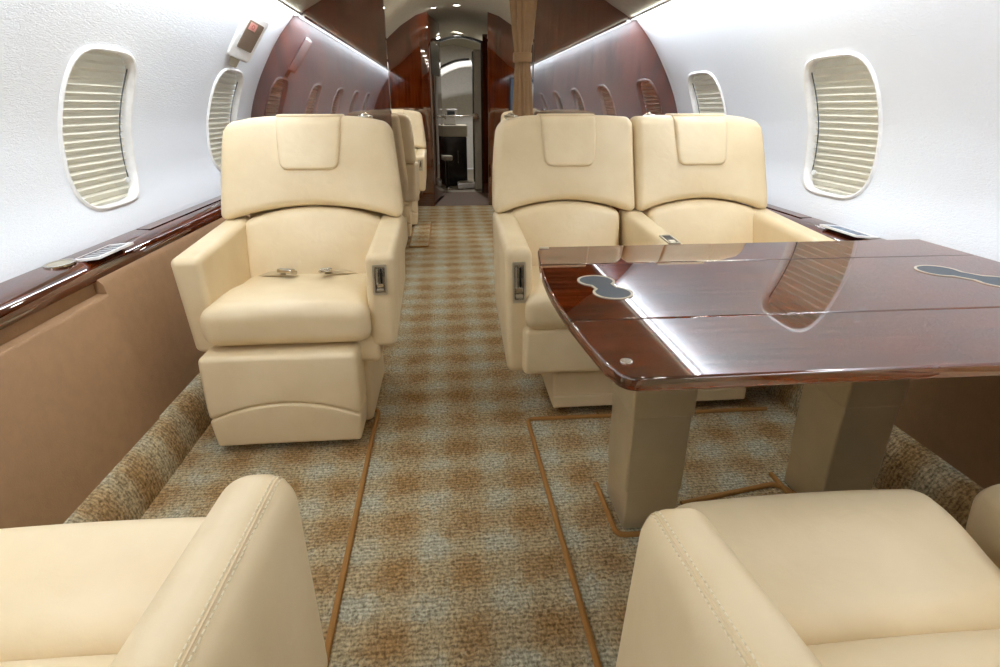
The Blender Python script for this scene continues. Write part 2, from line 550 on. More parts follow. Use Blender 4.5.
def downlight(x, y, mat, label, group, r=.04, rad=None):
    w = abs(x - XC)
    for (w0, z0), (w1, z1) in zip(CP, CP[1:]):
        if w1 <= w <= w0: z = z0 + (z1 - z0) * (w0 - w) / (w0 - w1)
    o = empty('ceiling_light', (x, y, z - .008), label=label, cat='light', group=group)
    mb = MB(); V, F = ring_plate(circ(r * 1.35), circ(r), .012); mb.add(V, F, CHROME); mb.build('bezel', o)
    mb = MB(); V, F = slab(circ(r), .006, .002); mb.add(V, F, mat); mb.build('lens', o)
    lamp('bulb', o, (0, 0, -.003), rad or (FILL_S if mat is DOWN else FWD_S), (1., .955, .88), 'DISK', r * 1.9)
    return o
for y in (-1.6, -.6, .35, 1.2, 2.05, 2.9):  # out-of-view lamps added on the ceiling to light the seats
    for s in (-1, 1):
        downlight(XC + s * .46, y, DOWN, 'added unseen fill light on the cabin ceiling above the seats', 'added cabin fill lights')
for i, (x, y) in enumerate(((.14, 6.05), (-.08, 6.05))):
    downlight(x, y, FWDL, ('round lit ceiling light in front of the doorway', 'small round ceiling light above the open door leaf')[i], None, .032 if i == 0 else .022)
for y in (4.1, 5.1):  # extra lamps added to brighten the forward cabin
    for s in (-1, 1):
        downlight(XC + s * .3, y, FWDL, 'added round fill light on the forward cabin ceiling beyond the bulkheads', 'added forward cabin fill lights', .03)

# floor
mb = MB(); V, F = box(-.95, 1.30, YA, 6.15, -.03, 0); mb.add(V, F, CARPET, False)
tag(mb.build('floor'), 'plaid blue grey and brown woven carpet', None, None, 'structure')

# carpeted ramps at the wall foot
def ramp(side, xa, za, xb, name):
    P = []
    for i in range(9):
        t = PI / 2 * i / 8
        P.append((xb + (xa - xb) * (1 - math.cos(t)), za * math.sin(t)))
    P += [(xa + side * .05, za), (xa + side * .05, -.02), (xb, -.02)]
    mb = MB(); mb.add(*extrude_y(P, YA, YB - .01, 4, True), CARPET)
    tag(mb.build(name), 'rounded carpeted skirting along the %s side panel' % ('left' if side < 0 else 'right'), None, None, 'structure')
ramp(-1, -.885, .13, -.83, 'baseboard_left')
ramp(1, 1.255, .15, 1.18, 'baseboard_right')

# tan lower side panels
def low_panel(side, fwd, name, recess, lip, label):
    mb = MB()
    mb.add(*extrude_y(fwd, 1.552, YB - .005, 3, True), TAN)
    # aft part: a thicker panel whose top edge makes a shallow shelf below the recess
    mb.add(*extrude_y(recess, YA, 1.56, 3, True), TAN)
    mb.add(*extrude_y(lip, YA, 1.552, 3, True), TAN)
    tag(mb.build(name), label, None, None, 'structure')
low_panel(-1, [(-.985, .565), (-.957, .565), (-.942, .550), (-.892, .12), (-.99, .12)], 'wall_left_lower',
          [(-.99, .565), (-.968, .565), (-.965, .50), (-.99, .50)],
          [(-.99, .524), (-.936, .524), (-.930, .518), (-.886, .12), (-.99, .12)], 'tan leather lower side panel under the left wooden ledge')
low_panel(1, [(1.29, .565), (1.265, .565), (1.25, .545), (1.260, .14), (1.31, .14)], 'wall_right_lower',
          [(1.29, .565), (1.268, .565), (1.266, .50), (1.29, .50)],
          [(1.29, .524), (1.243, .524), (1.238, .518), (1.256, .14), (1.31, .14)], 'tan leather lower side panel beneath the table on the right')

# ------------------------------------------------------------------ wooden side ledges
LEDGE = [(1.212, .612), (1.19, .6125), (1.165, .611), (1.14, .606), (1.122, .598), (1.110, .586), (1.104, .572), (1.106, .560), (1.118, .553), (1.212, .553)]
def ledge(side, label):
    r = empty('side_ledge', (XC + side * 1.15, .5, .55), label=label, cat='ledge')
    ox, oy, oz = r.location
    P = [(XC + side * w - ox, z - oz) for w, z in LEDGE]
    mb = MB(); mb.add(*extrude_y(P, YA - oy, YB - .002 - oy, 2, True), WOOD_L); mb.build('ledge_rail', r)
    # hinged lid over the stowage slot
    mb = MB(); V, F = slab(rrect(.046, 1.05, .006, 3), .0016, .0006)
    mb.add(xf(V, lambda x, y, z: (x + XC + side * 1.185 - ox, y + 2.52 - oy, z + .6122 - oz)), F, WOOD_L); mb.build('lid', r)
    # control panel: silver frame, dark glass, button marks
    tilt = side * .10
    cxp = XC + side * (1.142 if side < 0 else 1.165); cyp = 1.675 if side < 0 else 1.735
    zp = .609 if side < 0 else .6125
    M = Matrix.Translation((cxp - ox, cyp - oy, zp - oz)) @ Matrix.Rotation(tilt, 4, 'Y')
    T = lambda x, y, z: tuple(M @ Vector((x, y, z)))
    mb = MB(); V, F = ring_plate(rrect(.082, .19, .006, 3), rrect(.060, .166, .003, 3), .006, T); mb.add(V, F, WHITEP)
    mb.build('control_panel_frame', r)
    mb = MB(); V, F = slab(rrect(.062, .168, .003, 3), .004, .001, T); mb.add(V, F, GLASSBLK if side < 0 else GLASSREFL)
    for i in range(5):
        V, F = slab(rrect(.05, .002, .0005, 2), .0006, .0002, lambda x, y, z: T(x, y - .06 + .03 * i, z + .004)); mb.add(V, F, SLATE)
    mb.build('control_panel_screen', r)
    if side < 0:
        # cup holder: bright ring with a well
        M2 = Matrix.Translation((XC - 1.178 - ox, 1.54 - oy, .611 - oz))
        T2 = lambda x, y, z: tuple(M2 @ Vector((x * .75, y * 1.1, z)))
        mb = MB(); V, F = ring_plate(circ(.042), circ(.034), .005, T2); mb.add(V, F, CHROME)
        V, F = slab(circ(.035), .003, .001, T2); mb.add(V, F, SATIN); mb.build('cup_holder', r)
    return r
ledge(-1, 'glossy wooden ledge along the left wall with cup holder and silver-framed control panel')
ledge(1, 'glossy wooden ledge along the right wall behind the table with a control panel whose glass has blue window reflection painted in')

# ------------------------------------------------------------------ bulkheads and forward end
def bulkhead(name, y0, y1, xa, xb, mat=WOOD_P, label=''):
    """transverse panel following the cabin section between xa and xb"""
    top = []
    sec = [(XC - 1.2, 0.02)] + [(XC - wz(z), z) for z in [.61 + .05 * i for i in range(17)]] + [(XC - w, z) for w, z in CP] + \
          [(XC + w, z) for w, z in reversed(CP[:-1])] + [(XC + wz(z), z) for z in [1.41 - .05 * i for i in range(17)]] + [(XC + 1.2, 0.02)]
    sec = [(x, z - .0) for x, z in sec]
    def zat(x):
        pass
    P = []
    for (x0, z0), (x1, z1) in zip(sec, sec[1:]):
        inside = lambda x: xa <= x <= xb
        if inside(x0): P.append((x0, z0))
        for xe in (xa, xb):
            if (x0 - xe) * (x1 - xe) < 0:
                t = (xe - x0) / (x1 - x0); P.append((xe, z0 + (z1 - z0) * t))
    if inside(sec[-1][0]): P.append(sec[-1])
    if P[0][1] > .03: P.insert(0, (P[0][0], .001))
    if P[-1][1] > .03: P.append((P[-1][0], .001))
    n = len(P)
    V = [(x, y0, z) for x, z in P] + [(x, y1, z) for x, z in P]
    F = [tuple(range(n)), tuple(reversed(range(n, 2 * n)))] + [(i, (i + 1) % n, n + (i + 1) % n, n + i) for i in range(n)]
    mb = MB(); mb.add(V, F, mat, False)
    return tag(mb.build(name, merge=False), label, None, None, 'structure')
bulkhead('wall_bulkhead_left', YB, YB + .05, -1.2, -.312, label='glossy dark wood bulkhead behind the single left seat')
bulkhead('wall_bulkhead_right', YB, YB + .05, .512, 1.5, label='glossy dark wood bulkhead behind the twin seats on the right')
bulkhead('wall_aft', YA - .05, YA, -1.2, 1.5, label='wooden bulkhead at the aft end')
bulkhead('wall_forward_left', 6.15, 6.20, -1.2, -.145, label='dark wood forward partition left of the doorway')
bulkhead('wall_forward_right', 6.15, 6.20, .44, 1.5, label='dark wood forward partition right of the doorway')
# low outer closing strips under the ledges in the forward cabin
for side, nm in ((-1, 'trim_1'), (1, 'trim_2')):
    P = [(XC + side * 1.205, .62), (XC + side * 1.10, .56), (XC + side * 1.05, 0), (XC + side * 1.25, 0)]
    mb = MB(); mb.add(*extrude_y(P, YB + .05, 6.15, 1, True), WOOD_P)
    tag(mb.build(nm), 'wood clad lower sidewall of the forward cabin', None, None, 'structure')

# door leaf swung open into the entry
mb = MB()
d = Vector((.11, .72, 0)); L = d.length; ang = math.atan2(d.y, d.x)
dr = empty('door_1', (-.143, 6.20, .03), kind='structure'); dr['label'] = 'dark wood door leaf standing open left of the doorway'
DM = Matrix.Rotation(ang, 4, 'Z')
T = lambda x, y, z: tuple(DM @ Vector((x, y, z)))
V, F = rbox(L, .035, 1.80, .006, None, 2, 2, (L / 2, .018, .90)); mb.add(xf(V, T), F, WOOD_P); mb.build('door_leaf', dr)
mb = MB(); V, F = slab(rrect(L * .7, .30, .01, 3), .004, .001, lambda x, y, z: T(x + L / 2, -z, y + 1.42)); mb.add(V, F, BLACK)
mb.build('door_inset', dr)
mb = MB()
V, F = tube([T(L * .92, -.0, .86), T(L * .92, -.04, .86)], .012, 10); mb.add(V, F, CHROME)
V, F = slab(circ(.028, 20), .012, .004, lambda x, y, z: T(x + L * .92, -.035 - z, y + .86)); mb.add(V, F, CHROME); mb.build('door_knob', dr)

# entry: threshold, frame, side walls, ceiling, end wall
mb = MB(); mb.add(*box(-.9, 1.2, 6.15, 7.2, -.03, -.002), BROWNF, False); tag(mb.build('floor_threshold'), 'brown threshold floor in the doorway', None, None, 'structure')
mb = MB(); mb.add(*box(-.9, 1.2, 7.2, 10.0, -.03, -.004), GREYF, False); tag(mb.build('floor_entry'), 'grey entry floor beyond the doorway', None, None, 'structure')
def arch(name, y0, y1, x0, x1, zt, rise, bar, mat, label, xo0=-.9, xo1=1.2, zo=2.0):
    inn = [(x0, 0)] + [(x0 + (x1 - x0) * i / 12, zt + rise * math.sin(PI * i / 12)) for i in range(13)] + [(x1, 0)]
    out = [(x0 - bar, 0)] + [(x0 - bar + (x1 - x0 + 2 * bar) * i / 12, zt + bar + rise * math.sin(PI * i / 12)) for i in range(13)] + [(x1 + bar, 0)]
    n = len(inn); V = []; F = []
    for y in (y0, y1): V += [(x, y, z) for x, z in inn] + [(x, y, z) for x, z in out]
    for i in range(n - 1):
        F += [(i, i + 1, n + i + 1, n + i), (2 * n + i + 1, 2 * n + i, 3 * n + i, 3 * n + i + 1), (i + 1, i, 2 * n + i, 2 * n + i + 1), (n + i, n + i + 1, 3 * n + i + 1, 3 * n + i)]
    mb = MB(); mb.add(V, F, mat, False); return tag(mb.build(name), label, None, None, 'structure')
arch('door_2', 7.10, 7.16, -.06, .425, 1.66, .05, .022, BLACK, 'slim dark arched frame of the inner doorway')
mb = MB()
SEC = [(XC - .95, 0), (XC - 1.0, .7), (XC - .95, 1.2), (XC - .7, 1.6), (XC - .35, 1.83), (XC, 1.9), (XC + .35, 1.83), (XC + .7, 1.6), (XC + .95, 1.2), (XC + 1.0, .7), (XC + .95, 0)]
mb.add(*extrude_y(SEC, 6.2, 10.0, 4), CEIL); tag(mb.build('ceiling_entry'), 'pale rounded ceiling and sides of the entry', None, None, 'structure')
mb = MB(); n = len(SEC); mb.add([(x, 10.0, z) for x, z in SEC], [tuple(range(n))], WHITEP, False); tag(mb.build('wall_entry_end'), 'white end wall of the entry', None, None, 'structure')
# partition pieces beside the inner frame
mb = MB(); mb.add(*box(.447, 1.1, 7.10, 7.14, 0, 1.75), WOOD_P, False); mb.add(*box(-.85, -.082, 7.12, 7.14, 0, 1.75), WOOD_P, False)
tag(mb.build('wall_entry_partition'), 'dark wood partition around the inner doorway', None, None, 'structure')

# things in the entry
g = empty('galley_cabinet', (.06, 8.05, 0), label='black galley cabinet with a beige counter seen through the doorway', cat='cabinet')
mb = MB(); V, F = rbox(.42, .5, .62, .012, None, 2, 2, (0, 0, .31)); mb.add(V, F, BLACK); mb.build('body', g)
mb = MB(); V, F = rbox(.44, .54, .14, .012, None, 2, 2, (0, 0, .695)); mb.add(V, F, CEIL); mb.build('counter', g)
mb = MB(); V, F = rbox(.18, .012, .4, .004, None, 2, 2, (-.02, -.256, .3)); mb.add(V, F, BLACK); mb.build('door', g)
mb = MB(); mb.add(*tube([(.09, -.262, .3), (.09, -.275, .3), (.09, -.275, .45), (.09, -.262, .45)], .006, 8), CHROME); mb.build('handle', g)
g = empty('coffee_maker', (.06, 7.97, .766), label='small white galley appliance on the beige counter beyond the doorway', cat='appliance')
mb = MB(); V, F = rbox(.16, .14, .10, .012, None, 3, 2, (0, 0, .05)); mb.add(V, F, WHITEP); mb.build('body', g)
mb = MB(); V, F = rbox(.15, .10, .10, .012, lambda x, y, z: (x + (z - .1) * .3, y, z), 3, 2, (0, .02, .148)); mb.add(V, F, WHITEP); mb.build('hood', g)
mb = MB(); V, F = rbox(.10, .012, .05, .004, lambda x, y, z: (x + .015, y, z), 2, 2, (0, -.034, .15)); mb.add(V, F, SLATE); mb.build('display', g)
g = empty('jump_seat', (-.0, 7.45, 0), label='small round beige stool in front of the black galley cabinet', cat='stool')
mb = MB(); mb.add(*slab(circ(.075, 28), .06, .02, lambda x, y, z: (x, y, z + .36), 4, True), CEIL); mb.build('seat', g)
mb = MB(); mb.add(*tube([(0, 0, .02), (0, 0, .36)], .022, 12), BLACK); mb.build('post', g)
mb = MB(); mb.add(*slab(circ(.06, 24), .02, .006), CHROME); mb.build('foot', g)
g = empty('entry_bench', (.26, 7.62, 0), label='low white step at the foot of the black galley cabinet', cat='step')
mb = MB(); V, F = rbox(.26, .3, .07, .02, lambda x, y, z: (x, y + x * .4, z), 3, 2, (0, 0, .035)); mb.add(V, F, WHITEP); mb.build('body', g)
mb = MB(); V, F = rbox(.2, .2, .012, .004, lambda x, y, z: (x, y + x * .4, z), 2, 2, (0, 0, .074)); mb.add(V, F, SATIN); mb.build('tread', g)
g = empty('jamb_post', (.40, 7.45, 0), label='cream padded jamb post at the right side of the inner doorway', cat='post')
mb = MB(); V, F = rbox(.10, .2, 1.62, .02, None, 3, 2, (0, 0, .81)); mb.add(V, F, CEIL); mb.build('pad', g)
mb = MB(); V, F = rbox(.012, .18, 1.5, .004, None, 2, 2, (-.055, 0, .85)); mb.add(V, F, BLACK); mb.build('edge_strip', g)
mb = MB(); mb.add(*tube([(-.03, -.10, .88), (-.03, -.13, .88)], .018, 12), CHROME)
mb.add(*slab(circ(.04, 20), .016, .006, lambda x, y, z: (x - .03, -.125 - z, y + .88)), CHROME); mb.build('round_knob', g)
g = empty('grab_rail', (.12, 7.22, .89), label='thin chrome rail across the inner doorway at waist height', cat='rail')
mb = MB(); mb.add(*tube([(-.19, 0, 0), (.24, 0, 0)], .007, 10), CHROME); mb.build('bar', g)
mb = MB(); mb.add(*slab(circ(.024, 18), .014, .004, lambda x, y, z: (x - .19, -z, y)), CHROME); mb.build('end_cap', g)
# white curved hoop of the far airstair / cockpit arch
g = empty('curved_arch_trim', (.15, 8.9, 0), label='white curved arch trim sweeping over the entry beyond the galley', cat='trim')
P = [(-.62, 0, .7), (-.52, 0, 1.05), (-.3, 0, 1.36), (.0, 0, 1.52), (.25, 0, 1.56)]
mb = MB(); mb.add(*tube(smooth_path(P), .05, 10), WHITEP); mb.build('trim_band', g)
mb = MB(); mb.add(*tube([Vector(p) + Vector((-.035, -.02, .06)) for p in smooth_path(P)], .016, 8), BLACK); mb.build('dark_seal', g)
o = empty('entry_light', (.2, 8.3, 1.85), label='bright round light on the ceiling of the entry', cat='light')
mb = MB(); mb.add(*slab(circ(.06), .012, .004), GALL); mb.build('lens', o); lamp('bulb', o, (0, 0, -.003), GAL_S * 1.5, (1., .97, .92), 'DISK', .11)
mb = MB(); mb.add(*ring_plate(circ(.075), circ(.06), .02), CHROME); mb.build('bezel', o)

# monitor on the forward partition
g = empty('wall_monitor', (.80, 6.14, .82), label='blue-grey flat screen on the forward partition seen beside the curtain', cat='monitor')
mb = MB(); V, F = ring_plate(rrect(.30, .46, .012, 3), rrect(.27, .43, .006, 3), .02, lambda x, y, z: (x, -z, y + .22)); mb.add(V, F, BLACK); mb.build('bezel', g)
mb = MB(); V, F = slab(rrect(.27, .43, .006, 3), .008, .002, lambda x, y, z: (x, -z, y + .22)); mb.add(V, F, m_plain('screen_glass', srgb(86, 104, 122), .15)); mb.build('screen', g)

# curtain gathered by a tie at the aisle edge of the right bulkhead
def curtain():
    r = empty('curtain', (.44, 3.45, .0), label='tan pleated curtain gathered by a band at the aisle edge of the right bulkhead', cat='curtain')
    mb = MB(); V = []; F = []; N = 72; zs = [.10, .4, .7, .9, 1.05, 1.15, 1.21, 1.25, 1.29, 1.34, 1.42, 1.5, 1.6, 1.7, 1.8, 1.87]
    for z in zs:
        a = abs(z - 1.25)
        hw = .040 + .032 * min(1, (a / .35)) ** .8 if z > 1.25 else .040 + .014 * min(1, a / .3)
        dep = .030 if a < .06 else .034
        for i in range(N):
            t = 2 * PI * i / N
            rr = 1 + .16 * math.sin(11 * t) * min(1, .35 + a / .2) + .05 * math.sin(17 * t + z * 3)
            V.append((hw * rr * math.cos(t) + (.0 if z > 1.25 else (1.25 - z) * .02), dep * rr * math.sin(t), z))
    for j in range(len(zs) - 1):
        for i in range(N): F.append((j * N + i, j * N + (i + 1) % N, (j + 1) * N + (i + 1) % N, (j + 1) * N + i))
    F.append(tuple(reversed(range(N)))); F.append(tuple((len(zs) - 1) * N + i for i in range(N)))
    mb.add(V, F, CURT); mb.build('curtain_cloth', r)
    mb = MB(); V = []; F = []
    for z, s in ((1.225, 1.0), (1.228, 1.08), (1.272, 1.08), (1.275, 1.0)):
        for i in range(40):
            t = 2 * PI * i / 40; V.append((.049 * s * math.cos(t), .039 * s * math.sin(t), z))
    for j in range(3):
        for i in range(40): F.append((j * 40 + i, j * 40 + (i + 1) % 40, (j + 1) * 40 + (i + 1) % 40, (j + 1) * 40 + i))
    mb.add(V, F, CURT); mb.build('tieback', r)
    mb = MB(); mb.add(*tube([(.03, 0, 1.868), (.03, -.0, 1.885)], .01, 8), SATIN); mb.add(*box(-.07, .07, -.008, .008, 1.866, 1.874), SATIN); mb.build('curtain_runner', r)
curtain()

# lighted sign box above the forward left window
def sign():
    yc, z0, z1 = 2.985, 1.215, 1.395
    r = empty('passenger_sign', wallpt(-1, yc, (z0 + z1) / 2), label='white sign box with smoked lens on the left wall above the window by the bulkhead', cat='sign')
    ox, oy, oz = r.location
    A = Vector(wallpt(-1, yc, z0)); B = Vector(wallpt(-1, yc, z1)); up = (B - A).normalized(); fw = Vector((0, 1, 0)); nr = fw.cross(up)
    if nr.x < 0: nr = -nr
    a_ = .32; fw, nr = fw * math.cos(a_) + nr * math.sin(a_), nr * math.cos(a_) - fw * math.sin(a_)
    H = (B - A).length
    T = lambda x, y, z: tuple((A + B) / 2 + fw * x + up * y + nr * (z - .012) - Vector((ox, oy, oz)))
    mb = MB(); mb.add(*slab(rrect(.17, H, .02, 5), .044, .012, T), WHITEP); mb.build('housing', r)
    mb = MB(); mb.add(*slab(rrect(.105, H * .60, .006, 3), .004, .001, lambda x, y, z: T(x, y + H * .04, z + .043)), BROWNGLASS); mb.build('lens', r)
    mb = MB(); mb.add(*slab(rrect(.05, .034, .003, 3), .002, .0006, lambda x, y, z: T(x - .018, y + H * .23, z + .047)), SIGNR)
    mb.add(*ring_plate(circ(.010, 20), circ(.007, 20), .001, lambda x, y, z: T(x - .018, y + H * .23, z + .049)), m_plain('sign_red', srgb(170, 70, 60), .5))
    mb.build('no_smoking_symbol', r)
    mb = MB(); mb.add(*slab(rrect(.10, .05, .008, 3), .02, .004, lambda x, y, z: T(x, y - H / 2 - .02, z)), CEIL); mb.build('beige_tab', r)  # beige tab between the housing and the window below
sign()

# ------------------------------------------------------------------ seats
def armrest(root, xc, kind, y0=.05, y1=.56, th=.085, outer=0, stitch=False, tap=.012, lift=0, rad=.022, zbot=.32, rise=.035):
    """outer: -1/+1 side that tapers in toward the bottom"""
    ys = y1 - y0
    def fn(x, y, z):
        v = (y - y0) / ys; u = (.62 - z) / .30
        top = .60 + lift + rise * v
        zz = top - (.62 - z) * (1 - .12 * v) * (.60 - zbot) / .28
        if outer: xx = x - outer * tap * max(0, u) * (1 if outer * x > -th else 1)
        else: xx = x
        yy = y + max(0, u) * .02 * (1 - v)
        return (xc + xx, yy, zz)
    V, F = rbox(th, ys, .30, rad, fn, 5, 6, (0, (y0 + y1) / 2, .47))
    mb = MB(); mb.add(V, F, LEATHER); a = mb.build('armrest', root)
    if kind == 'front':
        T = lambda x, y, z: fn(x, y0 - z * 1.0 + .003, .545 + y)
        mb = MB(); mb.add(*ring_plate(rrect(.042, .094, .004, 3), rrect(.030, .080, .003, 3), .006, T), SATIN)
        mb.add(*slab(rrect(.031, .081, .003, 3), .003, .0008, T), DARK)
        mb.add(*slab(rrect(.022, .013, .003, 3), .006, .002, lambda x, y, z: T(x, y - .018, z)), CHROME)
        mb.add(*slab(rrect(.006, .045, .002, 3), .005, .001, lambda x, y, z: T(x + .004, y + .012, z)), BLACK)
        mb.add(*slab(rrect(.006, .05, .002, 3), .005, .001, lambda x, y, z: T(x - .009, y + .01, z)), SATIN)
        mb.add(*slab(rrect(.022, .010, .003, 3), .005, .002, lambda x, y, z: T(x, y - .032, z)), SATIN)
        mb.build('handle_plate', a)
    if kind == 'top':
        T = lambda x, y, z: fn(x, y0 + .06 + y, .617 + z)
        mb = MB(); mb.add(*ring_plate(rrect(.040, .09, .004, 3), rrect(.030, .078, .003, 3), .006, T), SATIN)
        mb.add(*slab(rrect(.031, .079, .003, 3), .004, .0008, T), DARK)
        mb.add(*slab(rrect(.02, .02, .003, 3), .006, .002, lambda x, y, z: T(x, y - .02, z)), SATIN)
        mb.build('handle_plate', a)
    if stitch:
        mb = MB()
        sx = stitch * (th / 2 - rad * .42)
        path = []
        for i in range(5):      # down the front face
            path.append((sx, y0 + .001, .44 + (.18 - rad) * i / 4))
        for i in range(1, 6):
            t = PI / 2 * i / 5; path.append((sx, y0 + rad - (rad + .0008) * math.cos(t), .62 - rad + (rad + .0008) * math.sin(t)))
        for i in range(1, 20): path.append((sx, y0 + rad + (ys - 2 * rad) * i / 19, .6208))
        hx, hy, hz = th / 2 - rad, ys / 2 - rad, .15 - rad
        def onround(x, y, z):
            c = (0, (y0 + y1) / 2, .47); p = (x - c[0], y - c[1], z - c[2]); h = (hx, hy, hz)
            q = [max(-h[i], min(h[i], p[i])) for i in range(3)]; d = [p[i] - q[i] for i in range(3)]
            L = math.sqrt(sum(e * e for e in d)) or 1
            return tuple(q[i] + d[i] / L * (rad + .0003) + c[i] for i in range(3))
        mb.add(*tube([fn(*onround(*p)) for p in path], .0012, 6), LEATHER)
        for off in (-.0045, .0045):
            pts = [Vector(fn(*onround(p[0] + off, p[1], p[2]))) for p in path]
            # resample into dashes
            acc = 0
            for a_, b_ in zip(pts, pts[1:]):
                Ls = (b_ - a_).length; nseg = max(1, int(Ls / .006))
                for s_ in range(nseg):
                    p = a_.lerp(b_, (s_ + .1) / nseg); e = a_.lerp(b_, (s_ + .75) / nseg)
                    mb.add(*tube([p, e], .0009, 5), THREAD)
        mb.build('stitching', a, merge=False)
    return a

def seat(loc, rz, label, hw=.315, arms=((-.2725, None, -1), (.2725, 'front', 1)), cat='seat', group=None, split=False,
         recline=.35, belt=False, hook=1, base_w=.40, stitch=None, legrest=True, depth=.40, leg_h=.325, leg_y=0., name='cabin_seat', seat_hw=None, taper=(.06, .11), arm=None, leg_x=0, stow=None, cush_x=0, cush_lift=0, leg_w=None, apron=None, crease=.22, head_x=0, head_w=.112):
    r = empty(name, loc, rz, label=label, cat=cat, group=group)
    wi = seat_hw or (hw - .085)
    # seat cushion(s)
    def cush(y0, y1, zt, zb, wf, nm, crest=True):
        L = y1 - y0
        def fn(x, y, z):
            v = (y - y0) / L; t = (z - zb) / (zt - zb)
            dz = 0
            if crest: dz = t * (.012 * math.sin(PI * min(1, v * 1.6)) - .022 * v) + t * .008 * (1 - (x / wf) ** 2)
            else: dz = t * .008 * (1 - (x / wf) ** 2) - t * .018
            s = 1 + (.02 / wf) * max(0, 1 - v * 9) if crest else 1
            yy = y + (1 - t) * .012 * (1 - v)
            return (x * s + cush_x, yy, z + dz + cush_lift * t)
        V, F = rbox(2 * wf, L, zt - zb, .045, fn, 5, 8, (0, (y0 + y1) / 2, (zt + zb) / 2))
        mb = MB(); mb.add(V, F, LEATHER); return mb.build(nm, r)
    if split:
        cush(0, crease + .005, .468, .335, wi, 'thigh_cushion')
        cush(crease - .005, .60, .468, .335, wi, 'seat_cushion', False)
    else:
        cush(0, .50, .463, .335, wi, 'seat_cushion')
    # seat pan under the cushion, and pedestal
    mb = MB(); V, F = rbox(2 * wi + .03, .44, .10, .02, None, 3, 3, (0, .29, .30)); mb.add(V, F, LEATHER); mb.build('seat_pan', r)
    if stow:
        xa, xb = stow
        mb = MB(); V, F = rbox(xb - xa, .34, .135, .014, None, 3, 3, ((xa + xb) / 2, .25, .095)); mb.add(V, F, LEATHER)
        V, F = rbox(xb - xa - .002, .012, .045, .005, None, 3, 3, ((xa + xb) / 2, .078, .055)); mb.add(V, F, LEATHER); mb.build('pedestal', r)
        mb = MB(); aw = apron or (-wi - .01, wi + .01); V, F = rbox(aw[1] - aw[0], .10, .16, .018, None, 4, 4, ((aw[0] + aw[1]) / 2, .075, .265)); mb.add(V, F, LEATHER); mb.build('leg_rest', r)
    else:
        mb = MB(); V, F = rbox(base_w, .40, .27, .02, lambda x, y, z: (x, y + (.27 - z) * .12, z), 3, 3, (0, .30, .135)); mb.add(V, F, LEATHER); mb.build('pedestal', r)
    # leg rest with an arched seam
    if legrest and not stow:
        lw = leg_w or wi
        seam = lambda x: .172 * leg_h / .325 - .052 * (x / lw) ** 2
        H = leg_h
        def lf(z0f, z1f):
            def fn(x, y, z):
                t = (z + .5)
                zz = z0f(x) + (z1f(x) - z0f(x)) * t
                s = 1 - .06 * max(0, 1 - zz / (.5 * H)) ** 1.5
                yy = y + .025 - .03 * (1 - ((zz - .5 * H) / H) ** 2) * (1 if y < 0 else 0) + leg_y + .03
                return (x * s + leg_x, yy, zz)
            return fn
        V, F = rbox(2 * lw, .11, 1.0, .001, None, 1, 1)
        def part(nm, z0f, z1f, par, r1):
            hgt = z1f(0) - z0f(0)
            def fn(x, y, z): return lf(z0f, z1f)(x, y, z / hgt)
            V, F = rbox(2 * lw, .11, hgt, r1, fn, 4, 8); mb = MB(); mb.add(V, F, LEATHER); return mb.build(nm, par)
        up = part('leg_rest', lambda x: seam(x), lambda x: H, r, .014)
        part('leg_rest_foot', lambda x: .028, lambda x: seam(x) + .0005, up, .011)
    # backrest
    fy = lambda z: depth + (z - .43) * recline
    bh = hw
    def up_fn(x, y, z):
        u = x / .3; w = (z + .17) / .34
        zb = .672 - .052 * u * u; zt = .968 - .030 * abs(u) ** 4 * (.25 if (taper[0] if x < 0 else taper[1]) == 0 else 1)
        half = bh * (1 - (taper[0] if x < 0 else taper[1]) * w ** (1.2 if (taper[0] if x < 0 else taper[1]) > .1 else 2.2))
        zz = zb + (zt - zb) * w
        bul = .016 * (1 - u * u) * math.sin(PI * min(1, max(0, w)))
        wing = .012 * u ** 4 * (1 - w)
        return (x / .3 * half, y + .065 + fy(zz) - bul - wing, zz)
    V, F = rbox(.6, .13, .34, .034, up_fn, 5, 10); mb = MB(); mb.add(V, F, LEATHER); ub = mb.build('upper_back_cushion', r)
    def lo_fn(x, y, z):
        u = x / .25; w = (z + .14) / .28
        zt = .668 - .042 * u * u * ((wi + .03) / .25) ** 2; zb = .405
        zz = zb + (zt - zb) * w
        bul = .022 * (1 - u * u) * math.sin(PI * min(1, max(0, w)))
        return (u * (wi + .012 * w), y + .06 + fy(zz) - bul, zz)
    V, F = rbox(.5, .12, .28, .03, lo_fn, 5, 8); mb = MB(); mb.add(V, F, LEATHER); mb.build('lower_back_cushion', r)
    V, F = rbox(2 * hw - .10, .07, .62, .03, lambda x, y, z: (x * (1 - .12 * (z - .33) / .6), y + fy(z) + .125, z), 4, 4, (0, 0, .64)); mb = MB(); mb.add(V, F, LEATHER); mb.build('back_shell', r)
    # headrest pad draped over the top
    pw = head_w
    ztop, zbot = .970, .795
    pts = []
    for i in range(7): a = PI + PI / 2 * i / 6; pts.append((-pw * .9 + .028 + .028 * math.cos(a), zbot + .028 + .028 * math.sin(a)))
    for i in range(7): a = -PI / 2 + PI / 2 * i / 6; pts.append((pw * .9 - .028 + .028 * math.cos(a), zbot + .028 + .028 * math.sin(a)))
    for i in range(5): pts.append((pw * (.91 + .09 * (i + 1) / 5), zbot + .028 + (ztop - zbot - .028) * (i + 1) / 5))
    for i in range(6): pts.append((pw - 2 * pw * (i + 1) / 6, ztop))
    for i in range(4): pts.append((-pw * (1 - .09 * (i + 1) / 5), ztop - (ztop - zbot - .028) * (i + 1) / 5))
